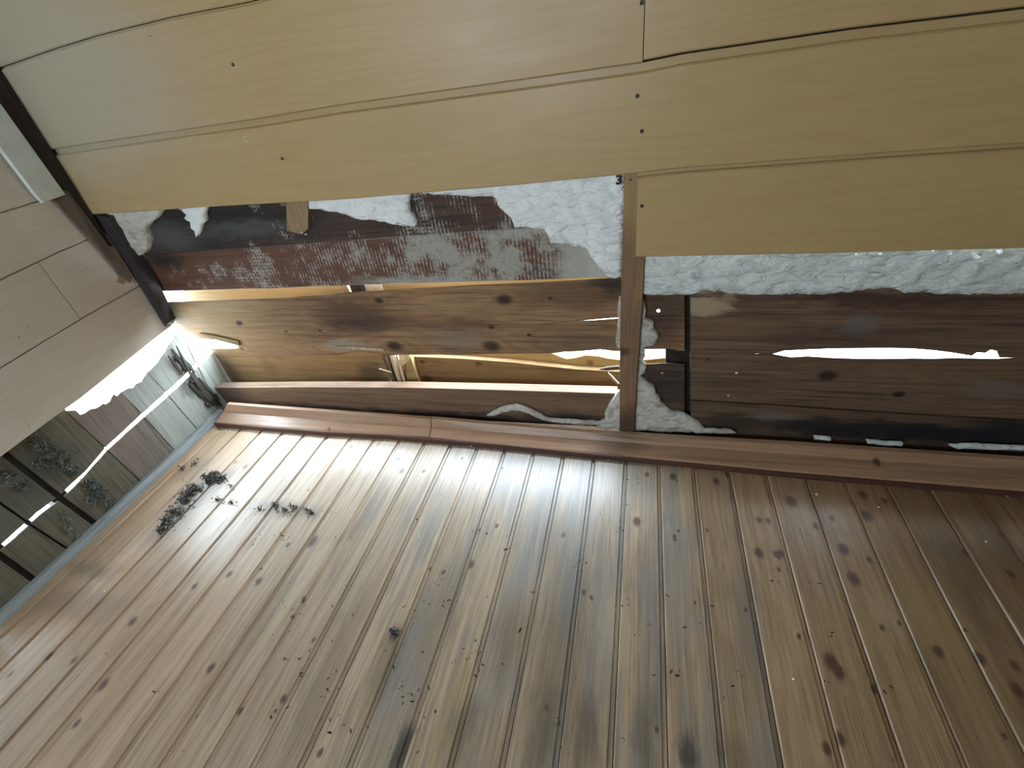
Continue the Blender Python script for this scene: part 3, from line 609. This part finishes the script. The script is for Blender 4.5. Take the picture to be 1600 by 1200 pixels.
# a hand-written figure on the big foam sheet
M_ink = plain('black_ink', (0.012, 0.012, 0.014), 0.5, 0.1)
fc = bpy.data.curves.new('figure', 'FONT'); fc.body = '3'; fc.size = 0.026; fc.extrude = 0.0004; fc.offset = 0.0012
fo = bpy.data.objects.new('figure', fc); COL.objects.link(fo)
dg = bpy.context.evaluated_depsgraph_get()
me = bpy.data.meshes.new_from_object(fo.evaluated_get(dg)); bpy.data.objects.remove(fo)
mk = bpy.data.objects.new('written_figure', me); me.materials.append(M_ink); COL.objects.link(mk)
mk.matrix_world = Matrix.Translation(bk(962, 288, 0.012)) @ Matrix.Rotation(math.radians(90), 4, 'X')
mk.parent = f4; mk['label'] = 'black hand-written figure 3'

# ------------------------------------------------------------------ left wall
lw = empty('wall_left', 'left wall of laminate boards above exposed broken planks', 'wall', 'structure')
def ltr(pts): return sorted((p.y, p.z) for p in (lf(u, v, 0.0) for u, v in pts))
Q0 = ltr([(0, 715), (100, 641), (127, 622), (250, 523)]); Q1 = ltr([(0, 575), (130, 496), (212, 450)]); Q2 = ltr([(0, 437), (95, 392), (135, 375)]); Q3 = ltr([(0, 332), (62, 313)])
def clampend(q): return [(YR, q[0][1]-0.01)] + q + [(0.03, q[-1][1]+ (0.03-q[-1][0])*0.05)]
Q0, Q1, Q2, Q3 = map(clampend, (Q0, Q1, Q2, Q3))
def lam_left(bot, top, y0, y1, rec, m):
    ys = sorted({y0, y1} | {p[0] for p in bot if y0 < p[0] < y1} | {p[0] for p in top if y0 < p[0] < y1})
    secs = []
    for yy in ys:
        zb, zt = lerp(bot, yy), lerp(top, yy)
        secs.append([Vector((xx, yy, zz)) for xx, zz in ((-TH, zb), (-0.002, zb), (0.0, zb+0.002), (0.0, zt-rec-0.002), (-0.002, zt-rec), (-0.0085, zt-rec), (-0.0085, zt-0.0006), (-TH, zt-0.0006))])
    return loft('laminate_board', secs, m, lw)
YE = -0.004
tl = (1.42, 1.87, 3.5)
lam_left(Q0, Q1, YR, 0.028, 0.003, laminate('laminate_l0', 'Y', 21, tl))
yv = lf(92, 453, 0.0).y
lam_left(Q1, Q2, YR, yv-0.001, 0.003, laminate('laminate_l1', 'Y', 22, tl))
lam_left(Q1, Q2, yv+0.001, 0.028, 0.003, laminate('laminate_l2', 'Y', 23, tl))
lam_left(Q2, Q3, YR, YE, 0.003, laminate('laminate_l3', 'Y', 24, tl))
q = Q3
for i in range(8):
    q2 = [(a, b+0.18) for a, b in q]
    if q2[-1][1] > ZC: q2 = [(YR, ZC), (0.03, ZC)]
    lam_left(q, q2, YR, YE, 0.003, laminate('laminate_l%d' % (i+4), 'Y', 25+i, tl))
    if q2[-1][1] >= ZC: break
    q = q2
for i in range(10):
    zz = 0.47+i*0.175
    box('outer_sheathing', (-0.062, YR, zz), (-0.046, 0.05, min(zz+0.175, ZC)), M_out, lw)
# laminate below, out of the picture
box('lower_panel', (-0.02, YR, -0.03), (-0.006, -1.32, 0.37), M_shell, lw)

# exposed vertical planks below, split by a lit crack
XB = -0.03
J = [((345, 528), (372, 652)), ((283, 519), (338, 628)), ((230, 582), (304, 666)), ((189, 613), (271, 702)), ((101, 641), (220, 752)), ((12, 712), (155, 822)), ((-40, 757), (110, 860)), ((-90, 800), (62, 912))]
Jl = []
for (a, b) in J[1:]:
    p, q_ = lf(*a, XB), lf(*b, XB); Jl.append(((p.y, p.z), (q_.y, q_.z)))
Jl = [((0.139, 0.3), (0.139, 0.0))] + Jl
for i in range(5):
    yy = Jl[-1][1][0]-0.13; Jl.append(((yy-0.02, 0.3), (yy, 0.0)))
def jy(j, z):
    (y0, z0), (y1, z1) = Jl[j]; return y0+(y1-y0)*(z-z0)/(z1-z0)
CR = sorted((p.y, p.z) for p in (lf(u, v, XB) for u, v in ((0, 857), (60, 803), (97, 775), (135, 738), (168, 700), (225, 648), (262, 615), (292, 588), (312, 566))))
CR = [(-1.4, CR[0][1])] + CR + [(0.14, CR[-1][1]+0.004)]
CW = [(-1.4, 0.007), (-0.75, 0.0085), (-0.56, 0.0085), (-0.5, 0.0090), (-0.42, 0.0055), (-0.36, 0.0075), (-0.2, 0.0105), (-0.1, 0.011), (0.0, 0.011), (0.06, 0.012), (0.14, 0.008)]
GREYW = ((0.36, 0.37, 0.33), (0.27, 0.275, 0.24), (0.12, 0.12, 0.105))
BRN = ((0.21, 0.175, 0.145), (0.155, 0.125, 0.10), (0.07, 0.052, 0.042))
GRN = ((0.17, 0.15, 0.105), (0.115, 0.10, 0.07), (0.045, 0.040, 0.030))
tops = {0: [(345, 535), (332, 545)],
        1: [(283, 518), (272, 526), (268, 534), (262, 540), (258, 550), (250, 560), (243, 570), (230, 582)],
        2: [(230, 582), (224, 590), (221, 596), (212, 600), (208, 606), (198, 608), (189, 613)],
        3: [(189, 613), (183, 619), (178, 616), (172, 627), (165, 632), (163, 630), (150, 638), (140, 640), (134, 645), (126, 648), (118, 641)]}
def cut_z(y): return lerp(CR, y)
for j in range(len(Jl)-1):
    g = 0.0014 if j not in (4, 5, 6) else (0.008 if j != 5 else 0.003)
    gl = 0.0014 if j not in (5, 6, 7) else (0.008 if j != 6 else 0.003)
    pal = GREYW if j < 3 else (BRN if j < 4 else GRN)
    st = []
    if j == 1: st = [(tuple(lf(295, 600)), (None, 0.03, 0.06), 0.8, (0.06, 0.055, 0.045), 0.6)]
    if j == 3: st = [(tuple(lf(160, 690)), (None, 0.05, 0.1), 0.4, (0.20, 0.14, 0.12), 0.8)]
    if j >= 4: st = [(tuple(lf(70, 730)), (None, 0.08, 0.06), 0.7, (0.05, 0.055, 0.05), 0.7), (tuple(lf(30, 790)), (None, 0.06, 0.07), 0.5, (0.10, 0.11, 0.09), 0.8)]
    m = wood('plank_left_%d' % j, 'Z', *pal, seed=61+j, fine=0.55, rings=0.3, streak=0.5, rough=0.7, spec=0.25, stains=st)
    # lower half
    zlo = -0.018
    nst = 6
    yr = lambda t, z: (jy(j, z)-gl) + ((jy(j+1, z)+g)-(jy(j, z)-gl))*t
    low = [Vector((XB, jy(j, zlo)-gl, zlo)), Vector((XB, jy(j+1, zlo)+g, zlo))]
    rr = random.Random(j+5)
    edge_lo, edge_hi = [], []
    for t in range(nst+1):
        yy = yr(1-t/nst, 0.18); zc = cut_z(yy); w = lerp(CW, yy)*0.68
        edge_lo.append(Vector((XB, yy, zc-w+rr.uniform(-0.001, 0.0006))))
        edge_hi.append(Vector((XB, yy, zc+w+rr.uniform(-0.0008, 0.001))))
    prism('wall_plank', low + edge_lo, (-0.006, 0, 0), m, lw, 0.0012)
    if j in tops:
        tp = [lf(u, v, XB) for u, v in (jag(tops[j], 5, 1.2, j+3) if j else tops[j])]
        if j == 0: tp = [Vector((XB, 0.139, 0.235)), lf(312, 533, XB), lf(284, 519, XB)]
        if j == 3: tp += [Vector((XB, jy(4, 0.352), 0.352))]
        up = tp + edge_hi
    else:
        up = [Vector((XB, jy(j, 0.47)-gl, 0.47)), Vector((XB, jy(j+1, 0.47)+g, 0.47))] + edge_hi
    prism('wall_plank', up, (-0.006, 0, 0), m, lw, 0.0008)
# dark studs closing the wide joints
for j in (5, 6, 7):
    h = 0.02 if j != 6 else 0.006
    prism('wall_stud', [Vector((-0.0365, jy(j, 0.5)+h, 0.5)), Vector((-0.0365, jy(j, 0.5)-h, 0.5)), Vector((-0.0365, jy(j, -0.02)-h, -0.02)), Vector((-0.0365, jy(j, -0.02)+h, -0.02))], (-0.04 if j != 6 else -0.01, 0, 0), M_back, lw)
for j, zt in ((1, 0.30), (2, 0.285), (3, 0.295), (4, 0.36)):   # thin slips behind the narrow joints, above and below the crack
    zc = cut_z(jy(j, 0.18)); w = lerp(CW, jy(j, 0.18))*0.68; h = 0.005
    for za, zb in ((-0.018, zc-w-0.001), (zc+w+0.001, zt)):
        prism('joint_slip', [Vector((-0.0362, jy(j, zb)+h, zb)), Vector((-0.0362, jy(j, zb)-h, zb)), Vector((-0.0362, jy(j, za)-h, za)), Vector((-0.0362, jy(j, za)+h, za))], (-0.003, 0, 0), M_back, lw)
# narrow mouldy strip along the foot of the left wall
M_strip = wood('mouldy_strip', 'Y', (0.30, 0.31, 0.30), (0.21, 0.225, 0.22), (0.07, 0.075, 0.075), 81, 0.6, 0.3, 0.7, rough=0.8, spec=0.2)
loft('foot_strip', [[Vector((-0.028, y, 0.0)), Vector((-0.028, y, z)), Vector((-0.012, y, z)), Vector((0.0, y, z*0.35)), Vector((0.003, y, -0.002))] for y, z in ((-1.3, 0.016), (-0.8, 0.017), (-0.5, 0.019), (-0.2, 0.022), (0.0, 0.026), (0.03, 0.026))], M_strip, tag(empty('baseboard_left', 'thin grey mouldy strip along the foot of the left wall', 'baseboard', 'structure')))

# corner mouldings
M_dk = wood('corner_dark', 'Z', (0.050, 0.040, 0.040), (0.033, 0.026, 0.028), (0.014, 0.012, 0.013), 82, 0.5, 0.3, 0.6, rough=0.6)
tag(prism('corner_batten', [bk(u, v, 0.006) for u, v in ((128, 330), (168, 340), (205, 400), (232, 445), (262, 505), (258, 513), (250, 505), (208, 440))], (0, 0.036, 0), M_dk, None, 0.001), 'dark brown corner batten between the left wall and the exposed boards', 'batten')
tag(prism('corner_cover', [Vector((0.005, -0.0006, 1.42)), Vector((0.005, -0.0006, 0.70))] + [lf(u, v, 0.005) for u, v in ((140, 372), (104, 308), (96, 298), (0, 165), (-95, 32))], (-0.004, 0, 0), M_dk, None, 0.0008), 'dark corner strip between the white strip and the laminate ends', 'trim')
M_gb = wood('corner_greybrown', 'Z', (0.20, 0.16, 0.13), (0.14, 0.11, 0.09), (0.06, 0.048, 0.04), 83, 0.5, 0.4, 0.5, rough=0.6)
tag(prism('corner_trim', [lf(u, v, 0.010) for u, v in ((68, 296), (106, 297), (166, 378), (207, 433), (205, 442), (188, 431), (150, 385))], (-0.009, 0, 0), M_gb, None, 0.0015), 'grey-brown corner trim running down below the white strip', 'trim')
M_wht = plain('white_trim_paint', (0.66, 0.72, 0.68), 0.35, 0.05, 30.0)
tag(prism('white_corner_strip', [lf(u, v, 0.022) for u, v in ((-70, 62), (-70, 138), (0, 231), (54, 302), (68, 317), (103, 304), (70, 258), (0, 160))], (-0.011, 0, 0), M_wht, None, 0.0015), 'white painted corner strip at the upper left', 'trim')
# closing board behind the corner joint
box('corner_post', (-0.045, 0.011, 0.47), (-0.011, 0.05, ZC), M_back, lw)
# torn laminate chip
chip = tag(prism('laminate_chip', [lf(u, v, 0.003) for u, v in ((183, 441), (188, 428), (196, 425), (204, 438), (198, 436), (193, 444))], (-0.0025, 0, 0), plain('chip_brown', (0.34, 0.24, 0.12), 0.6), None), 'torn brown laminate chip by the end of the corner trim', 'chip')

# ------------------------------------------------------------------ rot, debris, crumbs
def flakes(name, spots, n, size, mats, label, cat, plane, kind='stuff', seed=1, flat=0.5, thick=0.6):
    """loose heap of bark flakes and fibres; spots = (pixel, radius px, weight)"""
    r = random.Random(seed); bm = bmesh.new()
    tot = sum(s[3] for s in spots)
    for i in range(n):
        w = r.uniform(0, tot)
        for (u, v, rad, wt) in spots:
            w -= wt
            if w <= 0: break
        a = r.uniform(0, 2*math.pi); d = abs(r.gauss(0, 0.5))
        p = (fl if plane == 'floor' else lf)(u+math.cos(a)*d*rad, v+math.sin(a)*d*rad*0.7)
        nrm = Vector((0, 0, 1)) if plane == 'floor' else Vector((1, 0, 0))
        sz = size*r.uniform(0.4, 1.5); h = thick*size*max(0.0, 1-d)*r.uniform(0.2, 1.5)
        p = p + nrm*(h+0.001)
        rot = Euler((r.uniform(-flat, flat)*2, r.uniform(-flat, flat)*2, r.uniform(0, 6.28))).to_matrix()
        if plane != 'floor': rot = Matrix.Rotation(math.radians(90), 3, 'Y') @ rot
        L, W, T = sz*r.uniform(0.8, 1.8), sz*r.uniform(0.15, 0.6), sz*0.12
        q = [Vector((-L/2, -W/2, 0)), Vector((L*0.1, -W*0.6, T)), Vector((L/2, -W*0.1, 0)), Vector((L*0.2, W/2, T*0.6)), Vector((-L*0.4, W/2, -T*0.3)), Vector((0, 0, -T))]
        vs = [bm.verts.new(p+rot @ c) for c in q]
        mi = r.randrange(len(mats))
        for f in ((0, 1, 4), (1, 3, 4), (1, 2, 3), (1, 0, 5), (2, 1, 5), (3, 2, 5), (4, 3, 5), (0, 4, 5)):
            fc = bm.faces.new([vs[k] for k in f]); fc.material_index = mi
    o = from_bm(name, bm, None)
    for m in mats: o.data.materials.append(m)
    return tag(o, label, cat, None, kind)
MD = [plain('debris_black', (0.035, 0.032, 0.028), 0.85, 0.4, 200), plain('debris_grey', (0.15, 0.145, 0.13), 0.9, 0.3, 200), plain('debris_brown', (0.09, 0.065, 0.04), 0.85, 0.3, 200)]
MM = [plain('mould_grey', (0.20, 0.215, 0.20), 0.95, 0.3, 200), plain('mould_dark', (0.075, 0.08, 0.07), 0.95, 0.3, 200), plain('mould_green', (0.14, 0.15, 0.11), 0.95, 0.3, 200)]
flakes('bark_debris', [(345, 748, 13, 1.4), (328, 750, 16, 2.2), (305, 764, 17, 2.4), (288, 782, 17, 2.4), (275, 800, 17, 2.4), (262, 815, 16, 1.6), (250, 830, 12, 1.0), (335, 742, 12, 1.2), (296, 772, 14, 1.5)], 950, 0.0085, MD, 'dark heap of bark and droppings on the floor near the left wall', 'debris', 'floor', seed=1)
flakes('bark_debris', [(285, 732, 9, 1.5), (305, 725, 10, 1.2)], 70, 0.006, MD, 'small dark debris patch beside the mouldy strip', 'debris', 'floor', seed=2)
flakes('bark_debris', [(340, 782, 10, 1.4), (362, 786, 10, 1.5), (405, 795, 8, 0.8), (430, 790, 10, 1.3), (460, 793, 10, 1.4), (488, 802, 9, 1.0), (360, 760, 8, 0.8), (445, 797, 12, 1.2), (480, 797, 10, 1.0)], 260, 0.006, MD, 'thin line of dark crumbs crossing the floor planks', 'debris', 'floor', seed=3)
flakes('mould_growth', [(55, 690, 16, 1.2), (80, 712, 16, 2.0), (100, 728, 14, 2.0), (118, 735, 12, 1.5), (62, 725, 14, 1.6), (95, 716, 18, 2.0), (70, 700, 16, 1.5)], 900, 0.0075, MM, 'shaggy grey mould growth under the left laminate', 'mould', 'left', seed=4)
flakes('mould_growth', [(140, 755, 14, 2.0), (155, 775, 16, 2.4), (170, 788, 10, 1.2), (142, 782, 14, 1.5), (150, 765, 16, 2.0)], 900, 0.0075, MM, 'shaggy mould clump below the lit crack by the floor', 'mould', 'left', seed=5)
flakes('mould_growth', [(100, 805, 12, 1.5), (104, 825, 10, 1.5), (122, 838, 10, 0.8)], 130, 0.010, [MM[0], MM[0], MM[2]], 'pale mould patch between the two dark studs', 'mould', 'left', seed=6)
flakes('mould_growth', [(6, 745, 16, 1.5), (30, 760, 14, 1.0)], 130, 0.010, MM, 'grey mould patch at the left edge of the picture', 'mould', 'left', seed=7)
rc = random.Random(8)
flakes('floor_crumbs', [(rc.uniform(380, 1080), rc.uniform(740, 1150), 30, 1.0) for _ in range(60)] + [(rc.uniform(150, 1500), rc.uniform(780, 1190), 40, 0.6) for _ in range(40)], 280, 0.0050, [MD[0], MD[2]], 'tiny dark crumbs scattered over the pine floor', 'crumbs', 'floor', seed=8, thick=0.1, flat=0.2)
# splintered rot on the corner planks
rsx = random.Random(9)
M_rot = wood('rotten_wood', 'Z', (0.075, 0.068, 0.056), (0.05, 0.044, 0.036), (0.02, 0.018, 0.015), 91, 0.6, 0.3, 0.6, rough=0.85, spec=0.2)
rot_o = empty('rotten_splinters', 'dark rotten splinters on the corner planks of the left wall', 'splinters')
rf = flakes('rot_flakes', [(275, 560, 8, 1), (288, 575, 10, 1), (300, 595, 10, 1.2), (318, 612, 12, 2), (335, 622, 10, 2), (325, 632, 10, 1.5)], 260, 0.009, [MD[0], MD[2], MM[2]], None, None, 'left', seed=12)
rf.parent = rot_o
for i, (a, b) in enumerate((((268, 545), (292, 580)), ((262, 555), (285, 585)), ((275, 540), (300, 590)), ((290, 572), (322, 618)), ((300, 580), (332, 628)), ((310, 590), (338, 622)), ((296, 600), (330, 632)), ((306, 606), (340, 636)), ((318, 612), (346, 634)), ((285, 560), (304, 582)))):
    p, q_ = lf(*a, XB+0.004+0.003*(i % 3)), lf(*b, XB+0.002+0.004*(i % 2))
    d = (q_-p).normalized(); s = d.cross(Vector((1, 0, 0))).normalized()
    w = rsx.uniform(0.009, 0.020)
    loft('splinter', [[p+s*w*0.2, p-s*w*0.2, p-s*w*0.1+Vector((0.002, 0, 0)), p+s*w*0.1+Vector((0.002, 0, 0))], [p.lerp(q_, 0.5)+s*w*0.6, p.lerp(q_, 0.5)-s*w*0.5, p.lerp(q_, 0.5)-s*w*0.4+Vector((0.005, 0, 0)), p.lerp(q_, 0.5)+s*w*0.4+Vector((0.005, 0, 0))], [q_+s*w*0.3, q_-s*w*0.3, q_-s*w*0.2+Vector((0.002, 0, 0)), q_+s*w*0.2+Vector((0.002, 0, 0))]], M_rot, rot_o)
# pale foam crumbs
def crumb(p, r, seed, label, group, m=None):
    rr = random.Random(seed); bm = bmesh.new()
    bmesh.ops.create_icosphere(bm, subdivisions=1, radius=r)
    for v in bm.verts: v.co = v.co*rr.uniform(0.6, 1.3); v.co.z *= 0.7
    o = from_bm('foam_crumb', bm, m or MF[0])
    o.location = p
    return tag(o, label, 'crumb', group)
FC = (((1275, 773), 'just below the baseboard under the long bright gap'), ((1372, 793), 'on the darkest planks below the black stained board'), ((1573, 776), 'against the baseboard at the right edge'),
      ((1239, 1062), 'on a bare plank near the big double knot'), ((357, 670), 'at the left end of the baseboard'), ((363, 668), 'at the left end of the baseboard, farther right'),
      ((295, 826), 'beside the dark bark heap'), ((391, 666), 'under the short left length of baseboard'), ((164, 924), 'near the grey strip at the lower left'), ((655, 839), 'in the middle of the bright patch of floor'),
      ((546, 678), 'at the foot of the short baseboard length, halfway along'), ((620, 679), 'just left of the joint in the baseboard'), ((738, 694), 'just right of the joint in the baseboard'),
      ((885, 702), 'under the baseboard left of the post'), ((952, 714), 'under the baseboard next to the post'), ((1540, 847), 'alone near the right edge'))
for i, ((u, v), where) in enumerate(FC):
    crumb(fl(u, v)+Vector((0, 0, 0.002)) + (Vector((0, -0.012, 0)) if v < 720 else Vector()), 0.0026 if i else 0.0034, i, 'white foam crumb on the floor '+where, 'foam crumbs on the floor')
ORD = ('leftmost', 'second from left', 'third from left', 'fourth from left', 'fifth from left', 'sixth from left', 'seventh from left', 'eighth from left', 'ninth from left', 'tenth from left', 'rightmost')
for i, (u, v, r) in enumerate(sorted(((1200, 402, 3), (1338, 398, 4), (1375, 397, 4.5), (1457, 392, 3), (1485, 397, 4), (1469, 410, 3.5), (1526, 402, 6), (1532, 408, 5), (1522, 396, 4), (1562, 394, 6), (1080, 400, 2.5)))):
    crumb(bk(u, v, 0.014), r*0.0012, 40+i, ORD[i]+' of the white crumbs along the lower edge of the right laminate', 'foam crumbs under the laminate edge')
for i, ((u, v), w) in enumerate((((466, 352), 'topmost'), ((472, 364), 'lower left'), ((478, 366), 'lower right'))):
    crumb(bk(u, v, 0.033), 0.0035, 70+i, w+' white foam crumb on the small tan wood block', 'foam crumbs on the wood block')
for i, ((u, v), w) in enumerate((((1151, 583), 'upper white crumb on the dark board right of the vertical black joint'), ((1138, 618), 'lower white crumb on the dark board right of the vertical black joint'), ((1035, 583), 'white crumb on the dark board between the post and the black joint'))):
    crumb(bk(u, v, 0.049), 0.0034, 80+i, w, 'foam crumbs on the boards')
# dead fly on its back
fly = empty('dead_fly', 'dead black fly lying on the floor planks', 'insect')
M_fly = plain('fly_black', (0.012, 0.012, 0.015), 0.3, 0.2, 300); M_wing = plain('fly_wing', (0.20, 0.20, 0.20), 0.25, 0.2, 300)
fp = fl(616, 990); fd = (fl(630, 1000)-fl(608, 980)).normalized(); fs = Vector((-fd.y, fd.x, 0))
def blob(name, c, r, m, sc):
    bm = bmesh.new(); bmesh.ops.create_uvsphere(bm, u_segments=10, v_segments=7, radius=r)
    for v in bm.verts:
        v.co = c + fd*v.co.x*sc[0] + fs*v.co.y*sc[1] + Vector((0, 0, 1))*v.co.z*sc[2]
    return from_bm(name, bm, m, fly, True)
up = Vector((0, 0, 0.005))
blob('abdomen', fp+fd*0.007+up, 0.0055, M_fly, (1.5, 1, 0.85)); blob('thorax', fp-fd*0.004+up, 0.005, M_fly, (1.1, 1, 0.95)); blob('head', fp-fd*0.0115+up, 0.0035, M_fly, (0.8, 1.2, 1))
for s in (-1, 1):
    a = fp-fd*0.003+fs*s*0.003+Vector((0, 0, 0.004))
    mesh('wing', [a, a+fd*0.010+fs*s*0.004, a+fd*0.016+fs*s*0.010-Vector((0, 0, 0.003)), a+fd*0.010+fs*s*0.013-Vector((0, 0, 0.003)), a+fd*0.003+fs*s*0.008], [(0, 1, 2, 3, 4)], M_wing, fly)
    for kk in (-1, 0, 1):
        b = fp+fd*(kk*0.005-0.003)+Vector((0, 0, 0.006)); c = b+fs*s*0.007+Vector((0, 0, 0.003)); e = c+fs*s*0.005+fd*kk*0.003-Vector((0, 0, 0.0075))
        w = Vector((0.0007, 0, 0)); 
        loft('leg', [[p+fd*0.0006, p-fd*0.0006, p+Vector((0, 0, 0.0009))] for p in (b, c, e)], M_fly, fly)
